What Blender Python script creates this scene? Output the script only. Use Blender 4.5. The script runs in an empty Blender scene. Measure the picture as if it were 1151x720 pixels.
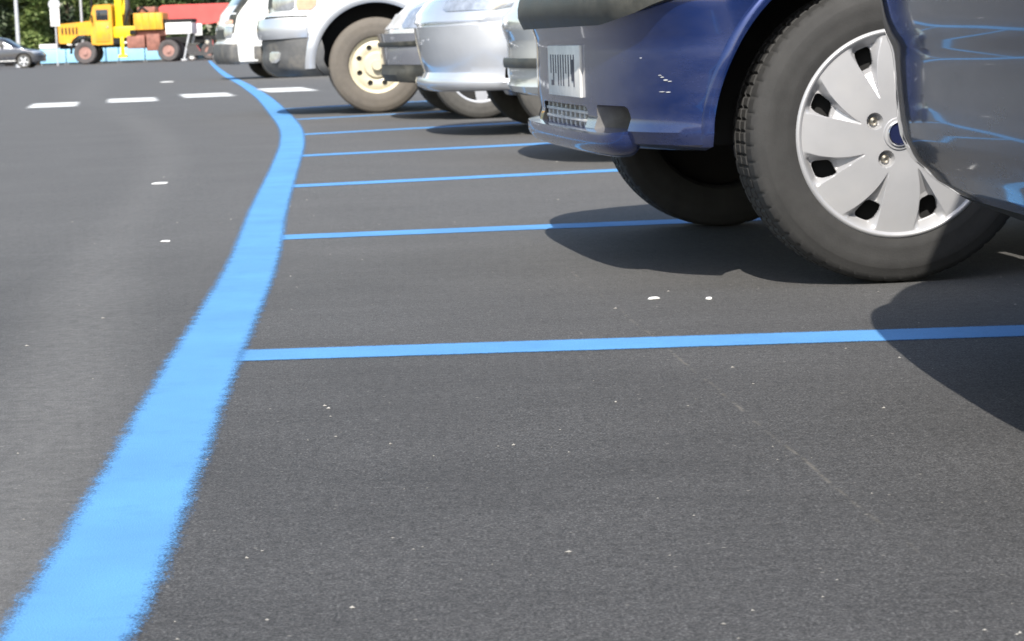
import bpy, bmesh, math, random
from mathutils import Vector, Matrix
PI = math.pi
R = math.radians
sc = bpy.context.scene
col = sc.collection
random.seed(7)

# ------------------------------------------------------------------ materials
def lin(c):
    return tuple(((v/12.92) if v <= .04045 else ((v+.055)/1.055)**2.4) for v in c)

def new_mat(name):
    m = bpy.data.materials.new(name); m.use_nodes = True
    nt = m.node_tree
    return m, nt, nt.nodes, nt.links, nt.nodes['Principled BSDF']

def N(nodes, t, **kw):
    n = nodes.new(t)
    for k, v in kw.items():
        if k in n.inputs.keys(): n.inputs[k].default_value = v
        else: setattr(n, k, v)
    return n

def noise(nodes, links, scale, detail=4, rough=.6, vec=None, coord='Object'):
    n = nodes.new('ShaderNodeTexNoise'); n.inputs['Scale'].default_value = scale
    n.inputs['Detail'].default_value = detail; n.inputs['Roughness'].default_value = rough
    if vec is None:
        tc = nodes.new('ShaderNodeTexCoord'); vec = tc.outputs[coord]
    links.new(vec, n.inputs['Vector'])
    return n.outputs['Fac']

def ramp(nodes, links, fac, stops):
    r = nodes.new('ShaderNodeValToRGB'); e = r.color_ramp.elements
    while len(e) < len(stops): e.new(.5)
    for el, (p, c) in zip(e, stops):
        el.position = p
        el.color = (c, c, c, 1) if isinstance(c, (int, float)) else (*c, 1)
    links.new(fac, r.inputs['Fac'])
    return r.outputs['Color']

def mixc(nodes, links, fac, a, b):
    m = nodes.new('ShaderNodeMix'); m.data_type = 'RGBA'
    def put(sock, v):
        if isinstance(v, bpy.types.NodeSocket): links.new(v, sock)
        elif isinstance(v, (int, float)): sock.default_value = v
        else: sock.default_value = (*v, 1)
    put(m.inputs[0], fac); put(m.inputs[6], a); put(m.inputs[7], b)
    return m.outputs[2]

def math_(nodes, links, op, a, b=0.0, c=None, clamp=False):
    m = nodes.new('ShaderNodeMath'); m.operation = op; m.use_clamp = clamp
    for i, v in enumerate([a, b] + ([c] if c is not None else [])):
        if isinstance(v, bpy.types.NodeSocket): links.new(v, m.inputs[i])
        else: m.inputs[i].default_value = v
    return m.outputs[0]

def bump(nodes, links, h, strength, dist, bsdf):
    b = nodes.new('ShaderNodeBump'); b.inputs['Strength'].default_value = strength
    b.inputs['Distance'].default_value = dist
    links.new(h, b.inputs['Height']); links.new(b.outputs['Normal'], bsdf.inputs['Normal'])

def simple(name, base, rough=.5, metal=0.0, var=.15, scale=6.0, coat=0.0, dirt=None, dirt_amt=.5, dscale=5.0, bmp=0.0, bscale=80, spec=.5):
    m, nt, n, l, p = new_mat(name)
    f = noise(n, l, scale, 5)
    lo = tuple(c*(1-var) for c in base); hi = tuple(min(1, c*(1+var)) for c in base)
    c = ramp(n, l, f, [(.3, lo), (.7, hi)])
    if dirt:
        d = noise(n, l, dscale, 8, .7)
        dm = ramp(n, l, d, [(.45, 0.0), (.7, dirt_amt)])
        c = mixc(n, l, dm, c, dirt)
        r2 = mixc(n, l, dm, (rough,)*3, (min(1, rough+.45),)*3)
        l.new(r2, p.inputs['Roughness'])
    else:
        p.inputs['Roughness'].default_value = rough
    l.new(c, p.inputs['Base Color'])
    p.inputs['Metallic'].default_value = metal
    p.inputs['Coat Weight'].default_value = coat; p.inputs['Coat Roughness'].default_value = .06
    p.inputs['Specular IOR Level'].default_value = spec
    if bmp: bump(n, l, noise(n, l, bscale, 4), bmp, .004, p)
    return m

DUST = (.30, .27, .22)
def car_paint(name, base, metal=.45, dirt_amt=.35, rough=.3):
    """clear-coated paint with dust that settles low down, stone chips and wiped smears"""
    m, nt, n, l, p = new_mat(name)
    tc = n.new('ShaderNodeTexCoord')
    fl = noise(n, l, 3.0, 3, .5, tc.outputs['Object'])
    c = ramp(n, l, fl, [(.3, tuple(v*.9 for v in base)), (.7, tuple(min(1, v*1.1) for v in base))])
    sx = n.new('ShaderNodeSeparateXYZ'); l.new(tc.outputs['Object'], sx.inputs[0])
    low = n.new('ShaderNodeMapRange'); low.inputs[1].default_value = .65; low.inputs[2].default_value = .25
    low.inputs[3].default_value = .15; low.inputs[4].default_value = 1.0
    l.new(sx.outputs['Z'], low.inputs[0])
    mp = n.new('ShaderNodeMapping'); mp.inputs['Scale'].default_value = (1.6, 1.6, 5.0)
    l.new(tc.outputs['Object'], mp.inputs[0])
    d = ramp(n, l, noise(n, l, 3.2, 9, .72, mp.outputs[0]), [(.38, 0.0), (.75, 1.0)])
    dm = math_(n, l, 'MULTIPLY', math_(n, l, 'MULTIPLY', d, low.outputs[0]), dirt_amt, clamp=True)
    # fine scratches and chips
    v = n.new('ShaderNodeTexNoise'); v.inputs['Scale'].default_value = 9; v.inputs['Detail'].default_value = 10
    v.inputs['Roughness'].default_value = .8
    mp2 = n.new('ShaderNodeMapping'); mp2.inputs['Scale'].default_value = (1.0, 1.0, 4.5)
    mp2.inputs['Rotation'].default_value = (.3, .2, .1)
    l.new(tc.outputs['Object'], mp2.inputs[0]); l.new(mp2.outputs[0], v.inputs['Vector'])
    chips = ramp(n, l, v.outputs['Fac'], [(.70, 0.0), (.745, .8)])
    dm2 = math_(n, l, 'MULTIPLY', chips, min(1, dirt_amt*1.6), clamp=True)
    tot = math_(n, l, 'MAXIMUM', dm, dm2)
    c2 = mixc(n, l, tot, c, DUST)
    l.new(c2, p.inputs['Base Color'])
    rr = n.new('ShaderNodeMapRange'); rr.inputs[3].default_value = rough; rr.inputs[4].default_value = .8
    l.new(tot, rr.inputs[0]); l.new(rr.outputs[0], p.inputs['Roughness'])
    mm = n.new('ShaderNodeMapRange'); mm.inputs[3].default_value = metal; mm.inputs[4].default_value = 0
    l.new(tot, mm.inputs[0]); l.new(mm.outputs[0], p.inputs['Metallic'])
    cw = n.new('ShaderNodeMapRange'); cw.inputs[3].default_value = 1; cw.inputs[4].default_value = .0
    l.new(tot, cw.inputs[0]); l.new(cw.outputs[0], p.inputs['Coat Weight'])
    p.inputs['Coat Roughness'].default_value = .05
    bump(n, l, noise(n, l, 2.2, 2, .5, tc.outputs['Object']), .25, .02, p)
    return m

M = {}
M['paint_blue'] = car_paint('blue_car_paint', (.008, .028, .135), .55, .22, .22)
M['paint_navy'] = car_paint('dark_blue_car_paint', (.04, .052, .09), .6, .30, .20)
M['paint_silver'] = car_paint('silver_car_paint', (.62, .64, .68), .55, .2, .3)
M['paint_white'] = car_paint('white_car_paint', (.78, .78, .77), .0, .2, .3)
M['paint_pale'] = car_paint('pale_grey_car_paint', (.60, .60, .57), .2, .25, .35)
M['paint_steel'] = car_paint('steel_grey_car_paint', (.30, .31, .35), .6, .2, .22)
M['paint_dark'] = car_paint('charcoal_car_paint', (.06, .065, .08), .4, .2, .25)
M['cladding'] = simple('grey_plastic_cladding', (.10, .10, .10), .55, 0, .2, 8, dirt=DUST, dirt_amt=.5)
M['black_plastic'] = simple('black_plastic', (.035, .035, .03), .5, 0, .2, 10, dirt=(.16, .15, .12), dirt_amt=.5)
M['under'] = simple('underbody_black', (.012, .012, .012), .9, 0, .3, 10)
M['chrome'] = simple('chrome', (.75, .75, .76), .15, 1.0, .05)
M['bolt'] = simple('bolt_steel', (.50, .46, .38), .35, 1.0, .25, 60)
M['glass'] = simple('tinted_window_glass', (.02, .025, .03), .04, 0, .1, 2, coat=1)
M['lamp_clear'] = simple('headlamp_lens', (.55, .57, .6), .08, .6, .25, 25, coat=1)
M['lamp_amber'] = simple('amber_lens', (.75, .42, .28), .15, 0, .15, 25, coat=1)
M['lamp_red'] = simple('red_lens', (.45, .02, .02), .12, 0, .15, 25, coat=1)
M['grille'] = simple('grille_plastic', (.50, .50, .49), .5, 0, .25, 40, dirt=DUST, dirt_amt=.6)
M['niche'] = simple('fog_lamp_niche', (.13, .125, .12), .6, 0, .3, 20, dirt=(.05, .05, .05), dirt_amt=.7, dscale=18)
M['hubcap'] = simple('silver_hubcap', (.44, .44, .45), .34, .35, .05, 12, dirt=(.45, .43, .40), dirt_amt=.25, dscale=9)
M['steel_black'] = simple('black_steel_wheel', (.015, .015, .015), .7, .2)
M['emblem'] = simple('emblem_blue', (.015, .02, .06), .2, .2, .1)
M['rim_beige'] = simple('beige_steel_rim', (.60, .54, .39), .4, 0, .08, 12, dirt=(.35, .3, .22), dirt_amt=.4)
M['rim_alloy'] = simple('alloy_rim', (.7, .72, .76), .3, .5, .08, 12)
M['plate_white'] = simple('plate_white', (.72, .71, .68), .4, 0, .08, 30, dirt=(.4, .38, .33), dirt_amt=.4)
M['plate_ink'] = simple('plate_ink', (.05, .05, .07), .6)
M['plate_blue'] = simple('plate_blue', (.03, .1, .5), .5)

def rubber(name, base, dusty, amt):
    m, nt, n, l, p = new_mat(name)
    tc = n.new('ShaderNodeTexCoord')
    c = ramp(n, l, noise(n, l, 30, 6, .7, tc.outputs['Object']), [(.3, tuple(v*.8 for v in base)), (.7, tuple(v*1.25 for v in base))])
    dm = ramp(n, l, noise(n, l, 7, 8, .7, tc.outputs['Object']), [(.3, amt*.3), (.7, amt)])
    c = mixc(n, l, dm, c, dusty)
    l.new(c, p.inputs['Base Color']); p.inputs['Roughness'].default_value = .75
    p.inputs['Specular IOR Level'].default_value = .35
    bump(n, l, noise(n, l, 260, 3, .6, tc.outputs['Object']), .35, .001, p)
    return m
M['tyre'] = rubber('tyre_rubber', (.020, .020, .020), (.068, .066, .063), .45)
M['tyre_dusty'] = rubber('dusty_tyre_rubber', (.10, .09, .08), (.15, .13, .105), .8)
M['tyre_far'] = rubber('worn_tyre_rubber', (.05, .05, .048), (.12, .112, .10), .6)

# ---- asphalt: one material, dusty track and paler far tone read from the surface's own attribute
def asphalt():
    m, nt, n, l, p = new_mat('asphalt')
    tc = n.new('ShaderNodeTexCoord'); O = tc.outputs['Object']
    fine = noise(n, l, 300, 3, .75, O)
    mid = noise(n, l, 78, 5, .78, O)
    big = noise(n, l, 1.7, 8, .68, O)
    c = ramp(n, l, fine, [(.34, (.016, .0157, .0157)), (.5, (.047, .046, .046)), (.68, (.130, .127, .124))])
    m1 = ramp(n, l, mid, [(.34, .55), (.66, 1.5)])
    mul = n.new('ShaderNodeMix'); mul.data_type = 'RGBA'; mul.blend_type = 'MULTIPLY'; mul.inputs[0].default_value = 1
    l.new(c, mul.inputs[6]); l.new(m1, mul.inputs[7])
    m2 = ramp(n, l, big, [(.3, .80), (.7, 1.20)])
    mul2 = n.new('ShaderNodeMix'); mul2.data_type = 'RGBA'; mul2.blend_type = 'MULTIPLY'; mul2.inputs[0].default_value = 1
    l.new(mul.outputs[2], mul2.inputs[6]); l.new(m2, mul2.inputs[7])
    # lengthwise rake marks of the paver
    mp = n.new('ShaderNodeMapping'); mp.inputs['Scale'].default_value = (.5, 5.0, 1); l.new(O, mp.inputs[0])
    st = ramp(n, l, noise(n, l, 2.0, 6, .65, mp.outputs[0]), [(.3, .90), (.7, 1.10)])
    mul3 = n.new('ShaderNodeMix'); mul3.data_type = 'RGBA'; mul3.blend_type = 'MULTIPLY'; mul3.inputs[0].default_value = 1
    l.new(mul2.outputs[2], mul3.inputs[6]); l.new(st, mul3.inputs[7])
    # dusty tyre track, plus the paler tone of the ground farther off
    at = n.new('ShaderNodeAttribute'); at.attribute_name = 'dust'
    dn = ramp(n, l, noise(n, l, 38, 6, .75, O), [(.3, .35), (.7, 1.0)])
    df = math_(n, l, 'MULTIPLY', at.outputs['Fac'], dn, clamp=True)
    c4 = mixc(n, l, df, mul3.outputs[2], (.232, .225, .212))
    # pale grit specks
    vo = n.new('ShaderNodeTexVoronoi'); vo.inputs['Scale'].default_value = 75; l.new(O, vo.inputs['Vector'])
    near = ramp(n, l, vo.outputs['Distance'], [(.10, 1.0), (.2, 0.0)])
    sel = n.new('ShaderNodeSeparateColor'); l.new(vo.outputs['Color'], sel.inputs[0])
    pick = ramp(n, l, sel.outputs[0], [(.955, 0.0), (.965, 1.0)])
    sp = math_(n, l, 'MULTIPLY', near, pick)
    sp = math_(n, l, 'MULTIPLY', sp, .5)
    c5 = mixc(n, l, sp, c4, (.32, .30, .27))
    # long thin scratch: distance to a line on the ground (x = a + b*y) with breaks
    sx = n.new('ShaderNodeSeparateXYZ'); l.new(O, sx.inputs[0])
    line = math_(n, l, 'MULTIPLY_ADD', sx.outputs['Y'], -.0905, .567)
    wob = math_(n, l, 'MULTIPLY_ADD', noise(n, l, 3, 3, .6, O), .03, -.015)
    dd = math_(n, l, 'ABSOLUTE', math_(n, l, 'SUBTRACT', math_(n, l, 'ADD', sx.outputs['X'], wob), line))
    sm = ramp(n, l, dd, [(0.0, 1.0), (.004, 0.0)])
    ya = ramp(n, l, math_(n, l, 'MULTIPLY', sx.outputs['Y'], .1), [(.20, 0.0), (.24, 1.0), (.47, 1.0), (.5, 0.0)])
    brk = ramp(n, l, noise(n, l, 14, 5, .7, O), [(.47, 0.0), (.62, .34)])
    sc_ = math_(n, l, 'MULTIPLY', math_(n, l, 'MULTIPLY', sm, ya), brk)
    c6 = mixc(n, l, sc_, c5, (.28, .25, .2))
    l.new(c6, p.inputs['Base Color'])
    p.inputs['Roughness'].default_value = .82; p.inputs['Specular IOR Level'].default_value = .4
    h = math_(n, l, 'ADD', fine, math_(n, l, 'MULTIPLY', mid, 1.2))
    bump(n, l, h, .55, .004, p)
    return m
M['asphalt'] = asphalt()

def road_paint(name, base, fuzz=.5, wear=.0):
    """paint on asphalt; UV.x runs 0..1 across the strip; the sprayed edge breaks up into specks"""
    m, nt, n, l, p = new_mat(name)
    tc = n.new('ShaderNodeTexCoord'); O = tc.outputs['Object']
    uv = n.new('ShaderNodeUVMap'); s = n.new('ShaderNodeSeparateXYZ'); l.new(uv.outputs[0], s.inputs[0])
    e = math_(n, l, 'SUBTRACT', .5, math_(n, l, 'ABSOLUTE', math_(n, l, 'SUBTRACT', s.outputs['X'], .5)))  # 0 edge .. .5 mid
    nn = noise(n, l, 330, 2, .6, O)
    n2 = noise(n, l, 28, 5, .7, O)
    t = math_(n, l, 'MULTIPLY_ADD', nn, .22*fuzz, math_(n, l, 'MULTIPLY', n2, .16*fuzz))
    t = math_(n, l, 'SUBTRACT', t, .075*fuzz)
    a = n.new('ShaderNodeMapRange'); a.inputs[3].default_value = 0; a.inputs[4].default_value = 1
    l.new(math_(n, l, 'SUBTRACT', e, t), a.inputs[0]); a.inputs[1].default_value = -.05; a.inputs[2].default_value = .06
    alpha = a.outputs[0]
    # pits of the asphalt the paint did not reach
    pit = ramp(n, l, noise(n, l, 420, 3, .7, O), [(.22, .25), (.34, 1.0)])
    alpha = math_(n, l, 'MULTIPLY', alpha, pit)
    if wear:
        w = ramp(n, l, noise(n, l, 9, 8, .75, O), [(.28, 1-wear), (.45, 1.0)])
        alpha = math_(n, l, 'MULTIPLY', alpha, w)
    c = ramp(n, l, noise(n, l, 420, 3, .7, O), [(.3, tuple(v*.82 for v in base)), (.65, base)])
    big = ramp(n, l, noise(n, l, 4, 5, .6, O), [(.3, .86), (.7, 1.08)])
    mul = n.new('ShaderNodeMix'); mul.data_type = 'RGBA'; mul.blend_type = 'MULTIPLY'; mul.inputs[0].default_value = 1
    l.new(c, mul.inputs[6]); l.new(big, mul.inputs[7])
    l.new(mul.outputs[2], p.inputs['Base Color'])
    l.new(alpha, p.inputs['Alpha']); p.inputs['Roughness'].default_value = .75
    bump(n, l, noise(n, l, 420, 3, .7, O), .5, .003, p)
    return m
M['blue_line'] = road_paint('blue_road_paint', (.098, .30, .60), 1.05, .12)
M['blue_bay'] = road_paint('blue_bay_paint', (.098, .30, .60), .5, .12)
M['white_line'] = road_paint('white_road_paint', (.74, .74, .72), .6, .45)

# ------------------------------------------------------------------ helpers
def link(name, me, mat=None, parent=None):
    o = bpy.data.objects.new(name, me); col.objects.link(o)
    if mat is not None and len(me.materials) == 0:
        for mm in (mat if isinstance(mat, (list, tuple)) else [mat]): me.materials.append(mm)
    if parent is not None: o.parent = parent
    return o

def mesh_from(name, verts, faces, smooth=True, sharp=35):
    me = bpy.data.meshes.new(name); me.from_pydata(verts, [], faces); me.validate(); me.update()
    if smooth:
        me.polygons.foreach_set('use_smooth', [True]*len(me.polygons))
        me.set_sharp_from_angle(angle=R(sharp))
    return me

def tag(o, label=None, cat=None, group=None, kind=None):
    if label: o['label'] = label
    if cat: o['category'] = cat
    if group: o['group'] = group
    if kind: o['kind'] = kind
    return o

def empty(name, loc, rz=0, parent=None):
    o = bpy.data.objects.new(name, None); col.objects.link(o); o.location = loc
    o.rotation_euler = (0, 0, rz); o.empty_display_size = .2
    if parent is not None: o.parent = parent
    return o

class MB:
    """collects simple shapes into one mesh"""
    def __init__(s): s.bm = bmesh.new()
    def box(s, x0, x1, y0, y1, z0, z1, bev=0, mat=None, rot=None):
        r = bmesh.ops.create_cube(s.bm, size=1)
        vs = r['verts']
        bmesh.ops.scale(s.bm, vec=(x1-x0, y1-y0, z1-z0), verts=vs)
        if bev:
            es = list({e for v in vs for e in v.link_edges})
            g = bmesh.ops.bevel(s.bm, geom=es, offset=bev, segments=2, affect='EDGES', profile=.5)
            vs = list({v for f in g['faces'] for v in f.verts} | {v for v in vs if v.is_valid})
        if rot: bmesh.ops.rotate(s.bm, cent=(0, 0, 0), matrix=Matrix.Rotation(rot[0], 3, rot[1]), verts=vs)
        bmesh.ops.translate(s.bm, vec=((x0+x1)/2, (y0+y1)/2, (z0+z1)/2), verts=vs)
        return s
    def cyl(s, a, b, r0, r1=None, n=16, caps=True):
        a = Vector(a); b = Vector(b); d = b-a
        r1 = r0 if r1 is None else r1
        g = bmesh.ops.create_cone(s.bm, cap_ends=caps, segments=n, radius1=r0, radius2=r1, depth=d.length)
        q = Vector((0, 0, 1)).rotation_difference(d.normalized())
        bmesh.ops.rotate(s.bm, cent=(0, 0, 0), matrix=q.to_matrix(), verts=g['verts'])
        bmesh.ops.translate(s.bm, vec=(a+b)/2, verts=g['verts'])
        return s
    def tube(s, pts, r, n=8):
        for p, q in zip(pts[:-1], pts[1:]): s.cyl(p, q, r, r, n)
        return s
    def prism(s, poly, y0, y1):
        """poly in (x,z), extruded along y"""
        a = [s.bm.verts.new((x, y0, z)) for x, z in poly]; b = [s.bm.verts.new((x, y1, z)) for x, z in poly]
        s.bm.faces.new(a); s.bm.faces.new(list(reversed(b)))
        for i in range(len(a)):
            j = (i+1) % len(a); s.bm.faces.new((a[j], a[i], b[i], b[j]))
        return s
    def build(s, name, mat, parent=None, smooth=True, sharp=30):
        bmesh.ops.recalc_face_normals(s.bm, faces=s.bm.faces)
        me = bpy.data.meshes.new(name); s.bm.to_mesh(me); s.bm.free()
        if smooth:
            me.polygons.foreach_set('use_smooth', [True]*len(me.polygons)); me.set_sharp_from_angle(angle=R(sharp))
        return link(name, me, mat, parent)

def lathe_y(name, prof, seg, mat, parent=None, mod=None, sharp=40, closed=True):
    """revolve (y, r) round the y axis; mod(i, k, y, r) may move a vertex"""
    vs, fs = [], []
    n = len(prof)
    for k in range(seg):
        a = 2*PI*k/seg
        for i, (y, r) in enumerate(prof):
            yy, rr = (y, r) if mod is None else mod(i, k, y, r)
            vs.append((rr*math.cos(a), yy, rr*math.sin(a)))
    for k in range(seg):
        k2 = (k+1) % seg
        for i in range(n if closed else n-1):
            j = (i+1) % n
            fs.append((k*n+i, k*n+j, k2*n+j, k2*n+i))
    me = mesh_from(name, vs, fs, True, sharp)
    bm = bmesh.new(); bm.from_mesh(me); bmesh.ops.recalc_face_normals(bm, faces=bm.faces); bm.to_mesh(me); bm.free()
    return link(name, me, mat, parent)

# ------------------------------------------------------------------ wheels (axle along y, outer face towards -y)
def make_tyre(Rt, W, rb, seg, notch, mat, parent):
    h = W/2
    prof = [(-h*.80, rb), (-h*.93, rb+.008), (-h*.985, rb+.02), (-h*1.0, rb+(Rt-rb)*.30), (-h*1.01, rb+(Rt-rb)*.36), (-h*1.0, rb+(Rt-rb)*.40),
            (-h*1.02, rb+(Rt-rb)*.55), (-h*1.0, rb+(Rt-rb)*.70), (-h*.985, rb+(Rt-rb)*.735), (-h*.965, rb+(Rt-rb)*.76), (-h*.94, rb+(Rt-rb)*.84), (-h*.88, rb+(Rt-rb)*.92),
            (-h*.80, rb+(Rt-rb)*.965), (-h*.66, Rt*.993), (-h*.50, Rt*.997), (-h*.48, Rt*.973), (-h*.40, Rt*.973), (-h*.38, Rt), (-h*.06, Rt), (-h*.04, Rt*.973)]
    prof = prof + [(-y, r) for y, r in reversed(prof)]
    n = len(prof)
    def mod(i, k, y, r):
        j = i if i < n//2 else n-1-i
        if notch and 12 <= j <= 13 and k % 7 == 0:
            return y, r-.0024
        if notch and j in (17, 18) and k % 5 == 2: return y, r-.004
        return y, r
    return lathe_y('tyre', prof, seg, mat, parent, mod, 25)

def polar_disc(name, nr, nt, r0, r1, depth, hole, mat, parent, y0, back=.004, sharp=28):
    vs, fs = [], []
    for i in range(nr+1):
        r = r0+(r1-r0)*i/nr
        for k in range(nt):
            a = 2*PI*k/nt
            vs.append((r*math.cos(a), y0-depth(r, math.degrees(a) % 360), r*math.sin(a)))
    for i in range(nr):
        rm = r0+(r1-r0)*(i+.5)/nr
        for k in range(nt):
            am = math.degrees(2*PI*(k+.5)/nt)
            if hole(rm, am): continue
            k2 = (k+1) % nt
            fs.append((i*nt+k, i*nt+k2, (i+1)*nt+k2, (i+1)*nt+k))
    me = mesh_from(name, vs, fs, True, sharp)
    bm = bmesh.new(); bm.from_mesh(me)
    bmesh.ops.delete(bm, geom=[v for v in bm.verts if not v.link_faces], context='VERTS')
    # give the pressed shell a thickness
    es = [e for e in bm.edges if e.is_boundary]
    g = bmesh.ops.extrude_edge_only(bm, edges=es)
    for v in [x for x in g['geom'] if isinstance(x, bmesh.types.BMVert)]: v.co.y += back
    bmesh.ops.recalc_face_normals(bm, faces=bm.faces)
    bm.to_mesh(me); bm.free()
    me.polygons.foreach_set('use_smooth', [True]*len(me.polygons)); me.set_sharp_from_angle(angle=R(sharp))
    return link(name, me, mat, parent)

def adiff(a, b): return (a-b+180) % 360-180

def hubcap_depth(Rc, th0=109.5, hi=True):
    b0 = 152
    def f(r, a):
        u = r/Rc
        d = .020*(1-u*u)**.6 if u < 1 else 0
        d = .018*(1-max(0, u-.35)**1.6*1.25)
        if u > .93:                       # raised bead then the turned edge
            d = .010+.004*math.sin(min(1, (u-.93)/.055)*PI) - (.02*max(0, u-.985)/.015*.6)
        # recesses
        ra, rbb = .38, .925
        if ra < u < rbb:
            s = (u-ra)/(rbb-ra)
            best = 0
            for k in range(8):
                c = th0+45*k+9*(1-s)
                hw = 1.2+10.2*s
                q = abs(adiff(a, c))/hw
                if q < 1:
                    side = min(1, (1-q)*2.4)
                    fall = min(1, s*2.2)*min(1, (1-s)*9)
                    best = max(best, side*fall)
            d -= .019*best
        # bolt pockets
        for k in range(4):
            bx, bz = .262*Rc*math.cos(R(b0+90*k)), .262*Rc*math.sin(R(b0+90*k))
            dd = math.hypot(r*math.cos(R(a))-bx, r*math.sin(R(a))-bz)
            if dd < .0165: d -= .014*min(1, (.0165-dd)/.004)
        if u < .15: d += .003
        return d
    def hole(r, a):
        u = r/Rc
        if not (.66 < u < .87): return False
        for k in range(8):
            c = th0+45*k+9*(1-(u-.38)/.545)+1.0
            if (abs(adiff(a, c))/6.3)**3.5+(abs(u-.765)/.098)**3.5 < 1: return True
        return False
    return f, hole

def steel_depth(Rc):
    def f(r, a):
        u = r/Rc
        if u > .93: return .0
        if u > .80: return -.028*(.93-u)/.13
        if u > .45: return -.028+.012*math.sin((u-.45)/.35*PI)
        if u > .38: return -.028+.022*(.45-u)/.07
        return -.006
    def hole(r, a):
        u = r/Rc
        for k in range(8):
            c = 22.5+45*k
            x, z = .61*math.cos(R(c)), .61*math.sin(R(c))
            if math.hypot(u*math.cos(R(a))-x, u*math.sin(R(a))-z) < .088: return True
        return False
    return f, hole

def alloy_depth(Rc):
    def f(r, a):
        u = r/Rc
        if u > .9: return .004
        return .0+.012*(1-u)
    def hole(r, a):
        u = r/Rc
        if not (.36 < u < .86): return False
        for k in range(5):
            c = 20+72*k
            if abs(adiff(a, c)) < (11+ (u-.36)*30): return True
        return False
    return f, hole

def make_wheel(style, Rt, W, Rc, seg=120, notch=False, tyre='tyre'):
    """an Empty 'wheel' > tyre, hubcap or rim, wheel_bolt ..."""
    w = empty('wheel', (0, 0, 0))
    make_tyre(Rt, W, Rc*.90, seg, notch, M[tyre], w)
    y0 = -W/2*.86
    hi = seg > 150
    nr, nt = (150, 960) if hi else (34, 144)
    if style == 'cap':
        f, h = hubcap_depth(Rc)
        polar_disc('hubcap', nr, nt, .0002, Rc, f, h, M['hubcap'], w, y0, .006)
        for k in range(4):
            a = R(152+90*k); x, z = .262*Rc*math.cos(a), .262*Rc*math.sin(a)
            b = MB(); b.cyl((x, y0+.004, z), (x, y0-.009, z), .0105, .0085, 6 if hi else 6)
            b.cyl((x, y0-.009, z), (x, y0-.013, z), .0080, .0035, 12)
            b.build('wheel_bolt', M['bolt'], w)
        e = lathe_y('emblem_ring', [(y0-.024, .0205), (y0-.027, .0225), (y0-.024, .025), (y0-.016, .025), (y0-.016, .0205)], 40, M['chrome'], w)
        MB().cyl((0, y0-.018, 0), (0, y0-.0235, 0), .0204, .0195, 32).build('emblem', M['emblem'], w)
    elif style == 'steel':
        f, h = steel_depth(Rc)
        polar_disc('rim', 40, 240 if hi else 160, .0002, Rc, f, h, M['rim_beige'], w, y0, .012)
        MB().cyl((0, y0+.01, 0), (0, y0-.035, 0), .042, .036, 20).build('hub', M['rim_beige'], w)
    else:
        f, h = alloy_depth(Rc)
        polar_disc('rim', 30, 180, .0002, Rc, f, h, M['rim_alloy'], w, y0, .02)
        MB().cyl((0, y0+.01, 0), (0, y0-.018, 0), .03, .027, 20).build('hub', M['chrome'], w)
    # the dark steel well behind the openings and the back of the wheel
    lathe_y('wheel_disc', [(y0+.035, .001), (y0+.035, Rc*.97), (W/2*.8, Rc*.97), (W/2*.8, Rc*.93), (y0+.06, Rc*.9), (y0+.06, .001)], 48, M['steel_black'], w)
    return w

def children(o): return [c for c in bpy.data.objects if c.parent == o]
def copy_tree(o, parent=None):
    c = o.copy(); col.objects.link(c)
    if parent is not None: c.parent = parent
    for ch in children(o): copy_tree(ch, c)
    return c

# ------------------------------------------------------------------ car bodies: a stack of horizontal outlines
def interp(keys, z):
    if z <= keys[0][0]: return keys[0][1]
    for (a, va), (b, vb) in zip(keys[:-1], keys[1:]):
        if z <= b:
            t = (z-a)/(b-a) if b > a else 1
            return va+(vb-va)*t
    return keys[-1][1]

class Shape:
    def __init__(s, nose, tail, width, D=.42, p=2.6, Dt=.3, pt=3.0, bow=.03):
        s.nose, s.tail, s.width, s.D, s.p, s.Dt, s.pt, s.bow = nose, tail, width, D, p, Dt, pt, bow
        s.z0 = nose[0][0]; s.z1 = nose[-1][0]
        s.L = max(v for _, v in tail)
    def lim(s, z):
        xn, xt = interp(s.nose, z), interp(s.tail, z); D, Dt = s.D, s.Dt
        span = xt-xn
        if D+Dt > span*.9:
            k = span*.9/(D+Dt); D *= k; Dt *= k
        return xn, xt, interp(s.width, z), D, Dt
    def bowf(s, x):
        return 1-s.bow*((x-s.L/2)/(s.L/2))**2
    def P(s, sign, q, z):
        if q < 0: sign, q = -sign, -q
        if q > 3: sign, q = -sign, 6-q
        xn, xt, w, D, Dt = s.lim(z)
        if q <= 1:
            t = q*PI/2
            x = xn+D*(1-max(0, math.cos(t))**(2/s.p)); y = w*max(0, math.sin(t))**(2/s.p)
        elif q <= 2:
            x = xn+D+(xt-Dt-xn-D)*(q-1); y = w
        else:
            t = (3-q)*PI/2
            x = xt-Dt*(1-max(0, math.cos(t))**(2/s.pt)); y = w*max(0, math.sin(t))**(2/s.pt)
        return Vector((x, sign*y*s.bowf(x), z))
    def side_y(s, x, z):
        xn, xt, w, D, Dt = s.lim(z)
        if x < xn+D:
            u = min(1, max(0, (xn+D-x)/D)); y = w*(1-u**s.p)**(1/s.p)
        elif x > xt-Dt:
            u = min(1, max(0, (x-xt+Dt)/Dt)); y = w*(1-u**s.pt)**(1/s.pt)
        else: y = w
        return y*s.bowf(x)
    def qx(s, x, z):
        """parameter q on the straight side for a given x"""
        xn, xt, w, D, Dt = s.lim(z)
        return 1+(x-xn-D)/(xt-Dt-xn-D)

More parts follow.
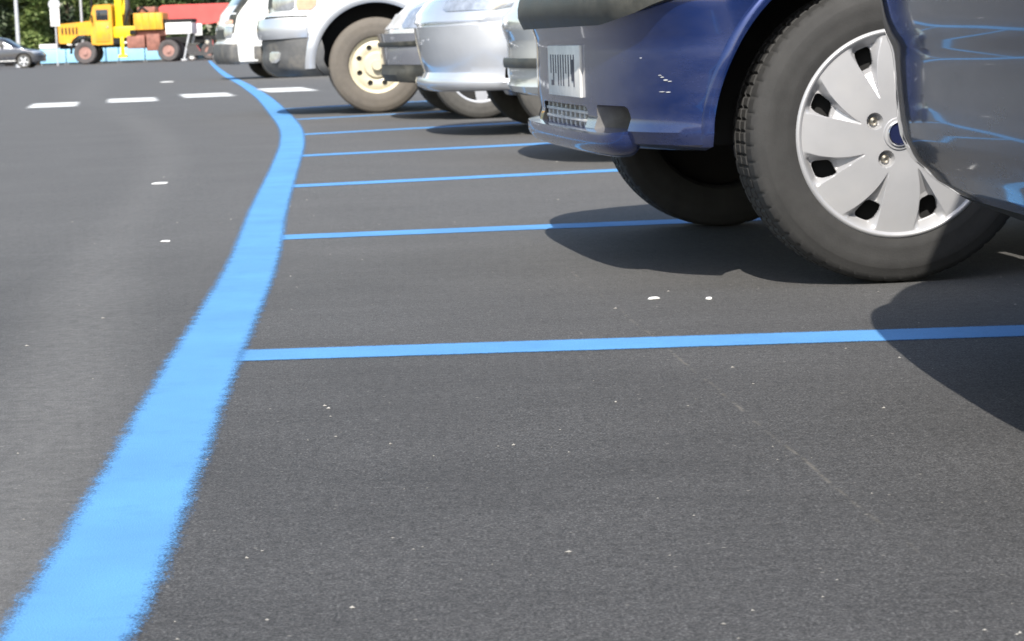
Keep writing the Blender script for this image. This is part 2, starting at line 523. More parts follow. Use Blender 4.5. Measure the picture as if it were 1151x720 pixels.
def zlevels(sh, step=.03):
    zs = sorted({round(k[0], 4) for k in sh.nose} | {round(k[0], 4) for k in sh.tail if sh.z0 <= k[0] <= sh.z1} | {round(k[0], 4) for k in sh.width if sh.z0 <= k[0] <= sh.z1})
    out = []
    for a, b in zip(zs[:-1], zs[1:]):
        n = max(1, math.ceil((b-a)/step))
        out += [a+(b-a)*i/n for i in range(n)]
    return out+[zs[-1]]

def body_mesh(sh, mats, wells, cutters=(), step=.03, nc=22, ns=16, under_z=.27):
    qs = [i/nc for i in range(nc)]+[1+i/ns for i in range(ns)]+[2+i/14 for i in range(14)]
    ring = [(1, q) for q in qs]+[(-1, 3-q if False else q) for q in []]
    params = [(-1, q) for q in qs]+[(-1, 3.0)]+[(1, q) for q in reversed(qs[1:])]
    zs = zlevels(sh, step)
    vs, fs = [], []
    n = len(params)
    for z in zs:
        for s_, q in params: vs.append(tuple(sh.P(s_, q, z)))
    for i in range(len(zs)-1):
        for k in range(n):
            k2 = (k+1) % n
            fs.append((i*n+k, i*n+k2, (i+1)*n+k2, (i+1)*n+k))
    fs.append(tuple(range(n-1, -1, -1))); fs.append(tuple((len(zs)-1)*n+k for k in range(n)))
    me = bpy.data.meshes.new('body'); me.from_pydata(vs, [], fs); me.update()
    bm = bmesh.new(); bm.from_mesh(me)
    bmesh.ops.remove_doubles(bm, verts=bm.verts, dist=1e-5); bmesh.ops.recalc_face_normals(bm, faces=bm.faces)
    for f in bm.faces:
        if f.normal.z < -.7 and f.calc_center_median().z < under_z: f.material_index = 1
    bm.to_mesh(me); bm.free()
    for m_ in mats: me.materials.append(m_)
    o = bpy.data.objects.new('body', me); col.objects.link(o)
    tmp = []
    for (x, y, z, r, d) in wells:
        for sg in (-1, 1):
            b = MB(); b.cyl((x, sg*(y+.35), z), (x, sg*(y-d), z), r, r, 64)
            c = b.build('cut', list(mats), None, False); tmp.append(c)
            for f in c.data.polygons: f.material_index = 1
    for bb, mi in cutters:
        c = bb.build('cut', list(mats), None, False); tmp.append(c)
        for f in c.data.polygons: f.material_index = mi
    for c in tmp:
        md = o.modifiers.new('b', 'BOOLEAN'); md.operation = 'DIFFERENCE'; md.solver = 'EXACT'; md.object = c
    dg = bpy.context.evaluated_depsgraph_get()
    me2 = bpy.data.meshes.new_from_object(o.evaluated_get(dg))
    for c in tmp: bpy.data.objects.remove(c, do_unlink=True)
    bpy.data.objects.remove(o, do_unlink=True)
    me2.name = 'body'
    me2.polygons.foreach_set('use_smooth', [True]*len(me2.polygons)); me2.set_sharp_from_angle(angle=R(32))
    return me2

def patch(sh, name, mat, parent, q0, q1, z0, z1, sign=-1, off=.006, th=.03, nq=20, nz=6, shear=0.0, crown=0.0, by_x=False, round_=0.0, zfun=None, taper=False):
    """a panel lying on the body: outer skin off metres proud, edges going th inwards.
       by_x: q0,q1 are x positions on the side; round_ shrinks the corners"""
    def pt(u, v, o):
        z = z0+(z1-z0)*v
        if round_:
            k = round_*(1-(1-min(1, abs(2*v-1))**4)**.25)
            uu = .5+(u-.5)*(1-k)
        else: uu = u
        q = q0+(q1-q0)*uu
        if by_x: q = sh.qx(q, z)
        if zfun: z = z+zfun(q)
        e = .004
        p = sh.P(sign, q, z); pq = sh.P(sign, q+e, z)-sh.P(sign, q-e, z); pz = sh.P(sign, q, min(z+.01, sh.z1))-sh.P(sign, q, z-.01)
        nrm = pq.cross(pz)
        if nrm.length < 1e-9: nrm = Vector((-1, 0, 0))
        nrm.normalize()
        cen = Vector((sh.L/2, 0, z))
        if nrm.dot(p-cen) < 0: nrm = -nrm
        cr = crown*math.sin(PI*v)
        if taper: o = o*(1-abs(2*u-1)**14)-.004*abs(2*u-1)**14; cr *= 1-abs(2*u-1)**14
        return p+nrm*(o+cr)
    vs, fs = [], []
    W = nq+1
    for j in range(nz+1):
        for i in range(nq+1): vs.append(tuple(pt(i/nq, j/nz, off)))
    for j in range(nz):
        for i in range(nq): fs.append((j*W+i, j*W+i+1, (j+1)*W+i+1, (j+1)*W+i))
    border = [(i, 0) for i in range(nq)]+[(nq, j) for j in range(nz)]+[(i, nz) for i in range(nq, 0, -1)]+[(0, j) for j in range(nz, 0, -1)]
    b0 = len(vs)
    for i, j in border: vs.append(tuple(pt(i/nq, j/nz, off-th)))
    for k in range(len(border)):
        k2 = (k+1) % len(border)
        a = border[k][1]*W+border[k][0]; b = border[k2][1]*W+border[k2][0]
        fs.append((a, b, b0+k2, b0+k))
    me = mesh_from(name, vs, fs, True, 35)
    bm = bmesh.new(); bm.from_mesh(me); bmesh.ops.recalc_face_normals(bm, faces=bm.faces); bm.to_mesh(me); bm.free()
    o = link(name, me, mat, parent)
    return o

def arch_trim(sh, name, mat, parent, xw, zw, Ra, a0, a1, sign=-1, w=.02, t=.008, n=60):
    """flared lip swept round the wheel opening"""
    vs, fs = [], []
    sec = [(0, -.03), (0, t*.7), (w*.25, t), (w*.7, t*.8), (w, 0), (w, -.02)]
    for k in range(n+1):
        a = R(a0+(a1-a0)*k/n)
        for dr, dy in sec:
            rr = Ra+dr-.002
            x, z = xw+rr*math.cos(a), zw+rr*math.sin(a)
            y = sh.side_y(x, z)+dy
            vs.append((x, sign*y, z))
    m_ = len(sec)
    for k in range(n):
        for i in range(m_-1): fs.append((k*m_+i, k*m_+i+1, (k+1)*m_+i+1, (k+1)*m_+i))
    me = mesh_from(name, vs, fs, True, 50)
    bm = bmesh.new(); bm.from_mesh(me); bmesh.ops.recalc_face_normals(bm, faces=bm.faces); bm.to_mesh(me); bm.free()
    return link(name, me, mat, parent)

HATCH_NOSE = [(.20, .50), (.268, .46), (.272, .06), (.285, .03), (.31, .018), (.335, .026), (.36, .022), (.49, .022), (.51, .016), (.56, .0), (.60, .01), (.64, .05), (.70, .09), (.76, .17), (.82, .34), (.88, .66), (.93, 1.00), (1.0, 1.10), (1.2, 1.40), (1.36, 1.66), (1.43, 1.92), (1.46, 2.3)]
HATCH_TAIL = [(.20, 3.2), (.268, 3.2), (.28, 3.58), (.5, 3.62), (.66, 3.62), (.68, 3.57), (.9, 3.52), (1.2, 3.34), (1.36, 3.2), (1.43, 3.05), (1.46, 2.8)]
HATCH_W = [(.20, .68), (.268, .74), (.28, .80), (.45, .825), (.7, .825), (.9, .80), (.95, .77), (1.2, .69), (1.36, .61), (1.43, .53), (1.46, .42)]

def finish_car(root, sh, spec):
    """the parts every car has: windows, lamps, doors, mirrors, wheels"""
    wb0, wb1, zw, hw = spec['axles'][0], spec['axles'][1], spec['R'], spec['track']
    belt, top = spec.get('belt', .97), spec.get('top', 1.36)
    for nm, sg, q0, q1 in (('windshield', -1, -.62, .62), ('rear_window', -1, 2.45, 3.55)):
        patch(sh, nm, M['glass'], root, q0, q1, belt, top-.03, sg, .004, .02, 16, 6, round_=.08)
    for sg in (-1, 1):
        for (a, b) in spec['windows']:
            patch(sh, 'side_window', M['glass'], root, a, b, belt, top-.04, sg, .005, .02, 8, 6, by_x=True, round_=.2)
        for (a, b) in spec['doors']:
            d = patch(sh, 'door', spec['paint'], root, a, b, .30, belt-.03, sg, .004, .015, 8, 8, by_x=True, round_=.06)
            hb = MB(); yy = sh.side_y(b-.14, belt-.12)+.018
            hb.box(b-.22, b-.08, sg*yy-.01, sg*yy+.01, belt-.13, belt-.105, .006)
            hb.build('handle', M['black_plastic'], d)
        mb = MB(); x = spec['windows'][0][0]+.05; yy = sh.side_y(x, belt)+.09
        mb.box(x-.04, x+.06, sg*yy-.09, sg*yy+.07, belt+.0, belt+.12, .03)
        mb.build('mirror', M['black_plastic'], root)
        if 'head' in spec:
            q0, q1, z0, z1 = spec['head']
            patch(sh, spec.get('head_name', 'headlight'), M[spec.get('head_mat', 'lamp_clear')], root, q0, q1, z0, z1, sg, .006, .03, 12, 8, crown=.006, round_=.25)
        if 'turn' in spec:
            q0, q1, z0, z1 = spec['turn']
            patch(sh, 'indicator', M['lamp_amber'], root, q0, q1, z0, z1, sg, .007, .03, 8, 5, crown=.004, round_=.25)
        if 'taill' in spec:
            q0, q1, z0, z1 = spec['taill']
            patch(sh, spec.get('tail_name', 'tail_light'), M[spec.get('tail_mat', 'lamp_red')], root, q0, q1, z0, z1, sg, .006, .03, 10, 8, crown=.006, round_=.2)
    proto = spec['wheel']
    first = True
    for ax, steer in ((wb0, spec.get('steer', 0)), (wb1, 0)):
        for sg in (-1, 1):
            if first: w = proto; w.parent = root; first = False
            else:
                w = copy_tree(proto, root)
            w.location = (ax, sg*(hw-spec['W']/2), zw)
            w.rotation_euler = (0, spec.get('spin', 0), steer+(0 if sg < 0 else PI))
    for ax in (wb0, wb1):
        b = MB(); b.cyl((ax, -hw+.2, zw-.03), (ax, hw-.2, zw-.03), .03, .03, 10); b.build('axle', M['under'], root)
    b = MB(); b.box(wb0+.12, wb0+.6, -.3, .3, spec.get('sump', .19), .3, .02); b.build('engine_sump', M['under'], root)

def plate(root, sh, z0, z1, w=.52, yo=0.0):
    qm = 0
    x = min(sh.P(-1, 0, z0).x, sh.P(-1, 0, z1).x)+.002
    b = MB(); b.box(x-.005, x+.002, yo-w/2, yo+w/2, z0, z1, .0015)
    p = b.build('number_plate', M['plate_white'], root)
    b = MB(); h = z1-z0
    rng = random.Random(3)
    y = -w/2+.065
    while y < w/2-.07:                       # too blurred to read in the photograph: dark upright strokes only
        hh = h*.62
        b.box(x-.006, x-.004, yo+y, yo+y+.010, z0+h*.2, z0+h*.2+hh)
        if rng.random() < .6: b.box(x-.0062, x-.004, yo+y+.012, yo+y+.034, z0+h*.2+hh*rng.choice((.0, .45, .85)), z0+h*.2+hh*rng.choice((.0, .45, .85))+.012)
        b.box(x-.0059, x-.004, yo+y+.035, yo+y+.044, z0+h*.2+hh*rng.choice((0, .4)), z0+h*.2+hh)
        y += .068
    b.build('plate_marks', M['plate_ink'], p)
    return p

def bent_plate(root, sh, z0, z1, off=.008):
    patch(sh, 'number_plate', M['plate_white'], root, -.2, .2, z0, z1, -1, off, .02, 10, 2)

# --- the blue hatchback whose wheel fills the right of the photo
def blue_car():
    root = empty('parked_car', (0, 0, 0))
    sh = Shape(HATCH_NOSE, HATCH_TAIL, HATCH_W, D=.26, p=3.0)
    zw = .294
    cut = []
    for sg in (-1, 1):
        b = MB(); b.box(-.06, .13, sg*.47-.095, sg*.47+.095, .292, .360, .016, rot=(sg*R(14), 'Z')); cut.append((b, 2))
    b = MB(); b.box(-.1, .10, -.29, .29, .302, .355, .015); cut.append((b, 1))
    me = body_mesh(sh, [M['paint_blue'], M['under'], M['niche']], [(.548, .80, .30, .362, .30), (2.95, .80, .30, .355, .30)], cut, step=.025, nc=30)
    link('body', me, None, root)
    # black band on top of the bumper, wrapping from nose to wheel arch and rising towards it
    def rise(q):
        t = min(1, max(0, (abs(q)-.34)/.62)); return .062*t**1.1
    patch(sh, 'bumper_band', M['black_plastic'], root, -.99, .99, .529, .635, -1, .018, .04, 80, 8, crown=.006, zfun=rise)
    for sg in (-1, 1):
        arch_trim(sh, 'wheel_arch_lip', M['paint_blue'], root, .548, .30, .362, -3, 183, sg, .022, .007, 80)
        arch_trim(sh, 'wheel_arch_lip', M['paint_blue'], root, 2.95, .30, .355, -3, 183, sg, .022, .007, 50)
    patch(sh, 'spoiler_lip', M['paint_blue'], root, -.43, .43, .277, .309, -1, .024, .05, 70, 8, crown=.010, taper=True)
    # lower grille
    b = MB()
    for k in range(2): b.box(.032, .045, -.28, .28, .318+.018*k, .325+.018*k, .002)
    for k in range(10): b.box(.036, .046, -.27+.06*k-.009, -.27+.06*k+.009, .303, .354)
    b.build('lower_grille', M['grille'], root)
    for q0, q1, z_, h_ in ((.60, .615, .421, .0015), (.612, .628, .417, .002), (.628, .648, .411, .0028), (.650, .668, .409, .0016), (.605, .632, .389, .0014), (.640, .662, .388, .0018), (.50, .508, .455, .002)):
        patch(sh, 'scuff', M['grille'], root, q0, q1, z_, z_+h_, -1, .0012, .004, 6, 4, round_=.7)
    b = MB()
    for k in range(4): b.box(.045, .07, -.40, .40, .665+.018*k, .674+.018*k, .003)
    b.build('grille', M['black_plastic'], root)
    plate(root, sh, .372, .484, w=.42, yo=-.05)
    for sg in ():
        b = MB(); b.cyl((.07, sg*.60, .326), (.105, sg*.60, .326), .018, .022, 24); b.build('fog_lamp', M['lamp_clear'], root)
    wh = make_wheel('cap', .294, .175, .2075, seg=400, notch=True)
    finish_car(root, sh, dict(axles=(.548, 2.95), R=zw, track=.802, W=.175, paint=M['paint_blue'], windows=[(1.75, 2.45), (2.5, 3.05)], doors=[(1.25, 2.42)],
               head=(.30, .92, .67, .76), taill=(2.35, 2.9, .75, .95), wheel=wh, steer=0))
    return root

def nearest_car():
    root = empty('parked_car', (0, 0, 0))
    nose = [(.19, .45), (.213, .40), (.218, .24), (.238, .155), (.262, .098), (.288, .060), (.315, .036), (.345, .025), (.37, .0215), (.40, .0200), (.43, .0200), (.45, .0195), (.462, .018), (.472, .0152), (.482, .0115), (.492, .0085), (.51, .005), (.56, .0), (.60, .0), (.62, .03),
            (.70, .045), (.90, .07), (.95, .08), (1.2, .16), (1.40, .26), (1.48, .36), (1.52, .6)]
    tail = [(.20, 3.3), (.27, 3.3), (.28, 3.80), (.5, 3.85), (.62, 3.82), (.7, 3.70), (.8, 3.5), (.88, 3.1), (.95, 2.75), (1.2, 2.4), (1.36, 2.15), (1.48, 1.95), (1.52, 1.7)]
    w = [(.19, .62), (.213, .66), (.233, .71), (.258, .745), (.29, .775), (.345, .80), (.45, .82), (.7, .825), (.9, .81), (.95, .80), (1.2, .74), (1.40, .67), (1.48, .60), (1.52, .5)]
    sh = Shape(nose, tail, w, D=.20, p=2.7, Dt=.42, pt=2.6)
    me = body_mesh(sh, [M['paint_navy'], M['under'], M['niche']], [(.72, .80, .29, .35, .28), (3.05, .80, .29, .35, .28)], [], step=.012, nc=34)
    link('body', me, None, root)
    for sg in (-1, 1): arch_trim(sh, 'wheel_arch_lip', M['paint_navy'], root, .72, .29, .35, -2, 182, sg, .02, .006)
    wh = make_wheel('cap', .288, .175, .19, seg=120)
    finish_car(root, sh, dict(axles=(.72, 3.05), R=.288, track=.80, W=.175, paint=M['paint_navy'], windows=[(.75, 1.3), (1.36, 2.05)], doors=[(1.38, 2.55)],
               head=(.35, .98, .66, .90), head_name='tail_light', head_mat='lamp_red', taill=(2.1, 2.7, .66, .76), tail_name='headlight', tail_mat='lamp_clear', wheel=wh, top=1.42))
    return root

def generic_car(paint, style='alloy', band=None, nose=HATCH_NOSE, tail=HATCH_TAIL, w=HATCH_W, axles=(.75, 3.0), Rt=.30, Rc=.2, W=.185, clad=None, extra=None, D=.42, p=2.6, tyre='tyre_far', arch=None, track=None, seg=120, **kw):
    root = empty('parked_car', (0, 0, 0))
    sh = Shape(nose, tail, w, D=D, p=p)
    ar = arch or Rt+.06
    wmax = max(v for _, v in w)
    track = track or wmax-.025
    cutters = kw.pop('cutters', [])
    me = body_mesh(sh, [paint, M['under'], M['niche']], [(axles[0], wmax-.02, Rt+.005, ar, .28), (axles[1], wmax-.02, Rt+.005, ar, .28)], cutters, step=.04, nc=22)
    link('body', me, None, root)
    if extra: extra(root, sh)
    wh = make_wheel(style, Rt, W, Rc, seg=seg, tyre=tyre)
    spec = dict(axles=axles, R=Rt, track=track, W=W, paint=paint, windows=[(1.75, 2.45), (2.5, 3.05)], doors=[(1.28, 2.42)], head=(.30, .92, .67, .78), taill=(2.35, 2.9, .75, .95), wheel=wh)
    spec.update(kw)
    finish_car(root, sh, spec)
    return root, sh

def place(root, N, deg, label, group='cars parked nose out along the blue bay lines', cat='car'):
    root.location = (N[0], N[1], 0); root.rotation_euler = (0, 0, R(deg))
    tag(root, label, cat, group)
    return root

B = blue_car()
phi = 8.0; ex = (math.cos(R(phi)), math.sin(R(phi))); ey = (-ex[1], ex[0])
Wb = (.762, 4.330)
NB = (Wb[0]-.548*ex[0]+.80*ey[0], Wb[1]-.548*ex[1]+.80*ey[1])
place(B, NB, phi, 'bright blue hatchback whose big front wheel wears a silver eight-slot hubcap')

A = nearest_car()
place(A, (.534, 2.66), 2.5, 'dark slate-blue car nearest the camera, only its bumper corner showing')

# --- third car: pale grey sliver just behind the blue car's nose
def c_extra(root, sh):
    patch(sh, 'bumper_strip', M['black_plastic'], root, -1.05, 1.05, .385, .425, -1, .015, .03, 50, 4, crown=.004)
Cc, shC = generic_car(M['paint_pale'], 'cap', extra=c_extra)
place(Cc, (.015, 9.4), 6, 'pale grey car showing only a narrow strip left of the blue hatchback')

# --- silver car
def d_extra(root, sh):
    patch(sh, 'bumper_skirt', M['paint_silver'], root, -.98, .98, .268, .305, -1, .028, .03, 50, 6, crown=.010)
d_nose = [(.20, .50), (.262, .46), (.266, .05), (.30, .03), (.34, .05), (.40, .03), (.50, .01), (.585, .0), (.592, .018), (.602, .018), (.61, .004), (.66, .02), (.72, .07), (.78, .18), (.84, .38), (.90, .72), (.95, 1.05), (1.2, 1.42), (1.36, 1.66), (1.43, 1.92), (1.46, 2.3)]
Dc, shD = generic_car(M['paint_silver'], 'cap', extra=d_extra, nose=d_nose, head=(.42, .99, .66, .78))
place(Dc, (-.475, 12.4), 7, 'smooth silver car with a flared lower skirt and no dark bumper strip')

# --- grey car with bumper bar and black strip
def e_extra(root, sh):
    patch(sh, 'bumper_bar', M['paint_steel'], root, -.98, .98, .368, .565, -1, .048, .08, 50, 8, crown=.006)
    patch(sh, 'bumper_strip', M['black_plastic'], root, -.98, .98, .485, .53, -1, .058, .04, 50, 4, crown=.004)
    patch(sh, 'lower_bumper', M['black_plastic'], root, -.96, .96, .25, .366, -1, .046, .08, 50, 6, crown=.004)
    patch(sh, 'grille', M['grille'], root, -.34, .34, .60, .70, -1, .004, .02, 16, 4)
Ec, shE = generic_car(M['paint_pale'], 'alloy', extra=e_extra, head=(.36, .96, .60, .74), axles=(.55, 3.0), Rt=.31, Rc=.222, W=.19)
phi = 7; ex = (math.cos(R(phi)), math.sin(R(phi))); ey = (-ex[1], ex[0])
place(Ec, (-.17-.53*ex[0]+.79*ey[0], 14.5-.53*ex[1]+.79*ey[1]), phi, 'light grey car whose protruding dark-banded bumper overlaps the beige wheel')

# --- white off-roader with beige steel wheels
s_nose = [(.30, .50), (.305, .10), (.33, .05), (.40, .02), (.48, .03), (.56, .01), (.575, .0), (.60, -.005), (.70, .0), (.715, .02), (.74, .03), (.76, .05), (.95, .07), (1.02, .10), (1.08, .30), (1.12, .8), (1.16, 1.25), (1.25, 1.38), (1.5, 1.66), (1.68, 1.85), (1.76, 2.1), (1.79, 2.5)]
s_tail = [(.30, 4.1), (.32, 4.25), (.6, 4.3), (1.0, 4.25), (1.4, 4.2), (1.68, 4.1), (1.76, 4.0), (1.79, 3.7)]
s_w = [(.30, .76), (.32, .82), (.5, .85), (.9, .86), (1.1, .84), (1.2, .80), (1.5, .74), (1.7, .68), (1.76, .62), (1.79, .5)]
def f_extra(root, sh):
    patch(sh, 'lower_bumper', M['cladding'], root, -1.0, 1.0, .31, .565, -1, .022, .06, 60, 8, crown=.012)
    for sg in (-1, 1):
        patch(sh, 'lower_bumper_end', M['cladding'], root, 1.002, 1.02, .31, .563, sg, .021, .06, 4, 8, crown=.012)
        arch_trim(sh, 'wheel_arch_flare', M['paint_silver'], root, .84, .36, .452, 0, 182, sg, .10, .05, 70)
        arch_trim(sh, 'wheel_arch_flare', M['paint_silver'], root, 3.35, .36, .452, 0, 180, sg, .10, .05, 50)
        patch(sh, 'fog_lamp', M['lamp_clear'], root, .46, .66, .40, .48, sg, .04, .05, 8, 6, round_=.5)
    patch(sh, 'upper_bumper', M['paint_silver'], root, -.99, .99, .575, .70, -1, .03, .05, 60, 8, crown=.012)
    patch(sh, 'body_seam', M['under'], root, -.97, .97, .722, .732, -1, .004, .02, 50, 2)
    patch(sh, 'grille', M['black_plastic'], root, -.40, .40, .80, .95, -1, .006, .03, 16, 4)
Fc, shF = generic_car(M['paint_white'], 'steel', extra=f_extra, nose=s_nose, tail=s_tail, w=s_w, axles=(.84, 3.35), Rt=.352, Rc=.228, W=.235, tyre='tyre_dusty', arch=.455, track=.875,
                      head=(.38, .80, .775, .93), turn=(.82, 1.0, .775, .93), taill=(2.4, 2.9, .9, 1.2), belt=1.2, top=1.68, windows=[(1.75, 2.5), (2.58, 3.3), (3.4, 4.0)], doors=[(1.4, 2.5), (2.56, 3.1)], D=.36, p=2.8,
                      steer=0, sump=.28, seg=200)
phi = 5; ex = (math.cos(R(phi)), math.sin(R(phi))); ey = (-ex[1], ex[0])
place(Fc, (-.925-.84*ex[0]+.875*ey[0], 16.45-.84*ex[1]+.875*ey[1]), phi, 'white off-roader with grey lower bumper, flared arch and dusty tyre on a beige steel rim', cat='off-roader')

# --- white van beyond
g_nose = [(.26, .40), (.265, .05), (.3, .02), (.45, .0), (.62, .0), (.64, .03), (.9, .05), (1.1, .12), (1.3, .3), (1.9, .62), (2.1, .75), (2.25, 1.0)]
g_tail = [(.26, 4.6), (.3, 4.9), (1.0, 4.9), (2.1, 4.88), (2.25, 4.6)]
g_w = [(.26, .85), (.3, .93), (1.2, .95), (2.0, .90), (2.15, .86), (2.25, .7)]
def g_extra(root, sh):
    patch(sh, 'bumper', M['cladding'], root, -1.0, 1.0, .28, .60, -1, .03, .06, 40, 6, crown=.01)
    for sg in (-1, 1):
        patch(sh, 'side_cladding', M['cladding'], root, .50, .62, .28, .55, sg, .012, .03, 6, 4, by_x=True)
        patch(sh, 'corner_panel', M['black_plastic'], root, .50, .86, .78, 1.9, sg, .012, .03, 6, 4)
        patch(sh, 'side_stripe', M['black_plastic'], root, 1.0, 4.4, .80, .84, sg, .006, .02, 10, 2, by_x=True)
    patch(sh, 'grille', M['black_plastic'], root, -.4, .4, .68, .85, -1, .006, .03, 16, 4)
    bent_plate(root, sh, .42, .53, .034)
Gc, shG = generic_car(M['paint_white'], 'cap', extra=g_extra, nose=g_nose, tail=g_tail, w=g_w, axles=(.95, 3.9), Rt=.33, Rc=.20, W=.2, head=(.35, .8, .70, .90), turn=(.28, .75, .93, 1.0), taill=(2.5, 2.9, .8, 1.1),
                      belt=1.25, top=1.95, windows=[(1.2, 2.0)], doors=[(1.05, 2.0), (2.1, 3.3)], D=.22, p=3.0)
place(Gc, (-4.9, 38.6), 14, 'tall white van with grey bumper, farthest vehicle at the blue line', cat='van')

# ------------------------------------------------------------------ ground
def nonuni(vals):
    out = []
    for a, b, s in vals:
        n = max(1, round((b-a)/s)); out += [a+(b-a)*i/n for i in range(n)]
    out.append(vals[-1][1]); return out
xs = nonuni([(-900, -100, 200), (-100, -30, 10), (-30, -8, 1.0), (-8, -3, .25), (-3, 2.5, .06), (2.5, 8, .5), (8, 60, 6), (60, 900, 200)])
ys = nonuni([(-300, -20, 60), (-20, .5, 2), (.5, 10, .09), (10, 30, .3), (30, 130, 1.5), (130, 200, 10), (200, 2000, 300)])
nx, ny = len(xs), len(ys)
vs = [(x, y, 0) for y in ys for x in xs]
fs = [(j*nx+i, j*nx+i+1, (j+1)*nx+i+1, (j+1)*nx+i) for j in range(ny-1) for i in range(nx-1)]
me = mesh_from('ground', vs, fs, False)
track = [(-.45, 1.2), (-.572, 2.5), (-.679, 3.3), (-.84, 4.34), (-1.04, 5.73), (-1.271, 7.84), (-1.58, 10.4), (-2.17, 13.9), (-3.58, 20.6), (-5.13, 27.3), (-9.6, 53), (-19.4, 111)]
def tx(y):
    for (xa, ya), (xb, yb) in zip(track[:-1], track[1:]):
        if ya <= y <= yb: return xa+(xb-xa)*(y-ya)/(yb-ya)
    return None
att = me.attributes.new('dust', 'FLOAT', 'POINT')
vals = []
for (x, y, z) in vs:
    d = 0
    c = tx(y)
    if c is not None:
        wdt = .10+.013*y
        d = .50*math.exp(-((x-c)/wdt)**2)
        if y < 9: d = max(d, .30*math.exp(-((x-c+.02)/(.12))**2)*min(1, max(0, (9-y)/5)))
        if y < 12 and x < c: d = max(d, .16*min(1, (12-y)/6))
    if x < -1.0: d = max(d, .18)
    vals.append(min(1, max(d, .03+.34*min(1, max(0, (y-2.6)/3.6))*(1 if y < 200 else .6))))  # base tone: all the ground turns paler a few metres out, then stays even
att.data.foreach_set('value', vals)
g = link('ground', me, M['asphalt']); tag(g, kind='structure')

def strip(name, pts, w, mat, z=.004, taper=None, flat_ends=True):
    """painted strip along a polyline of (x,y); UV.x runs across"""
    P_ = [Vector((x, y)) for x, y in pts]
    V, F, UV = [], [], []
    for i, p in enumerate(P_):
        a = P_[max(0, i-1)]; b = P_[min(len(P_)-1, i+1)]
        t = (b-a).normalized(); nrm = Vector((-t.y, t.x))
        ww = w if not callable(w) else w(p)
        for s_ in (-.5, .5):
            q = p+nrm*ww*s_; V.append((q.x, q.y, z)); UV.append(s_+.5)
    for i in range(len(P_)-1): F.append((2*i, 2*i+1, 2*i+3, 2*i+2))
    me = bpy.data.meshes.new(name); me.from_pydata(V, [], F); me.update()
    bm = bmesh.new(); bm.from_mesh(me); bmesh.ops.recalc_face_normals(bm, faces=bm.faces)
    for f in bm.faces:
        if f.normal.z < 0: f.normal_flip()
    bm.to_mesh(me); bm.free()
    uv = me.uv_layers.new(name='UVMap')
    for lp in me.loops: uv.data[lp.index].uv = (UV[lp.vertex_index], V[lp.vertex_index][1])
    return link(name, me, mat)

def smooth_line(pts, n=8):
    out = []
    for i in range(len(pts)-1):
        p0 = pts[max(0, i-1)]; p1 = pts[i]; p2 = pts[i+1]; p3 = pts[min(len(pts)-1, i+2)]
        for k in range(n):
            t = k/n
            out.append(tuple(.5*((2*p1[j])+(-p0[j]+p2[j])*t+(2*p0[j]-5*p1[j]+4*p2[j]-p3[j])*t*t+(-p0[j]+3*p1[j]-3*p2[j]+p3[j])*t**3) for j in (0, 1)))
    out.append(pts[-1]); return out
edge = [(-.402, 1.2), (-.396, 1.70), (-.400, 1.95), (-.414, 2.23), (-.445, 2.72), (-.491, 3.39), (-.601, 5.15), (-.757, 7.05), (-.965, 9.77), (-1.135, 11.86), (-1.37, 14.2), (-1.76, 17.4), (-2.42, 22.6), (-3.10, 27.6), (-3.85, 33.0), (-5.85, 47.0), (-9.4, 73), (-14.72, 112.4)]
def ew(p): return .156+.05*min(1, max(0, (p.y-9)/8))
tag(strip('edge_line', smooth_line(edge), ew, M['blue_line'], .0024), kind='structure')
bays = [((-.455, 3.625), (5.2, 3.50), .15), ((-.62, 5.90), (5.0, 6.26), .17), ((-.79, 8.09), (4.6, 9.36), .19), ((-.99, 10.34), (4.4, 12.1), .21),
        ((-1.20, 12.89), (4.0, 15.6), .21), ((-1.47, 15.65), (3.9, 19.2), .19), ((-1.86, 18.5), (3.3, 22.3), .19), ((-.36, 1.30), (5.2, 1.0), .118)]
for a, b, w in bays:
    s_ = strip('bay_line', [a, ((a[0]+b[0])/2, (a[1]+b[1])/2), b], w, M['blue_bay'], .0012)
    tag(s_, kind='structure')
for (x, y, L, w) in [(-4.62, 22.95, 2.0, .56), (-4.0, 24.05, 2.0, .60), (-3.36, 25.25, 2.1, .64), (-2.62, 26.9, 2.6, .66), (-4.60, 18.9, 1.3, .55), (-1.75, 28.6, 2.6, .64)]:
    ax = Vector((-.17, .985))
    s_ = strip('crosswalk_bar', [(x-ax.x*L/2, y-ax.y*L/2), (x, y), (x+ax.x*L/2, y+ax.y*L/2)], w, M['white_line'], .0036)
    tag(s_, kind='structure')

# ---- loose bits on the asphalt
chip_m = simple('white_paint_flake', (.74, .73, .70), .7, 0, .1, 60)
def flake(name, x, y, sx, sy, h, rz, label, cat, group=None, seed=1):
    rng = random.Random(seed)
    n = 9; vs = []; fs = []
    for lv, k in ((0, 1.0), (h*.7, .92), (h, .6)):
        for i in range(n):
            a = 2*PI*i/n; r = 1+rng.uniform(-.22, .22)
            vs.append((sx/2*math.cos(a)*k*r, sy/2*math.sin(a)*k*r, lv))
    for lv in (0, 1):
        for i in range(n): fs.append((lv*n+i, lv*n+(i+1) % n, (lv+1)*n+(i+1) % n, (lv+1)*n+i))
    fs.append(tuple(2*n+i for i in range(n)))
    o = link(name, mesh_from(name, vs, fs, True, 40), chip_m); o.location = (x, y, .001); o.rotation_euler = (0, 0, rz)
    return tag(o, label, cat, group)
G_ = 'white scraps lying on the asphalt'
flake('paper_scrap', .272, 4.215, .022, .014, .004, .3, 'larger white scrap on the asphalt between the blue car tyre and the near bay line', 'scrap', G_, 2)
flake('paper_scrap', .374, 4.18, .013, .012, .004, .1, 'smaller white scrap right of its twin beside the blue car tyre', 'scrap', G_, 3)
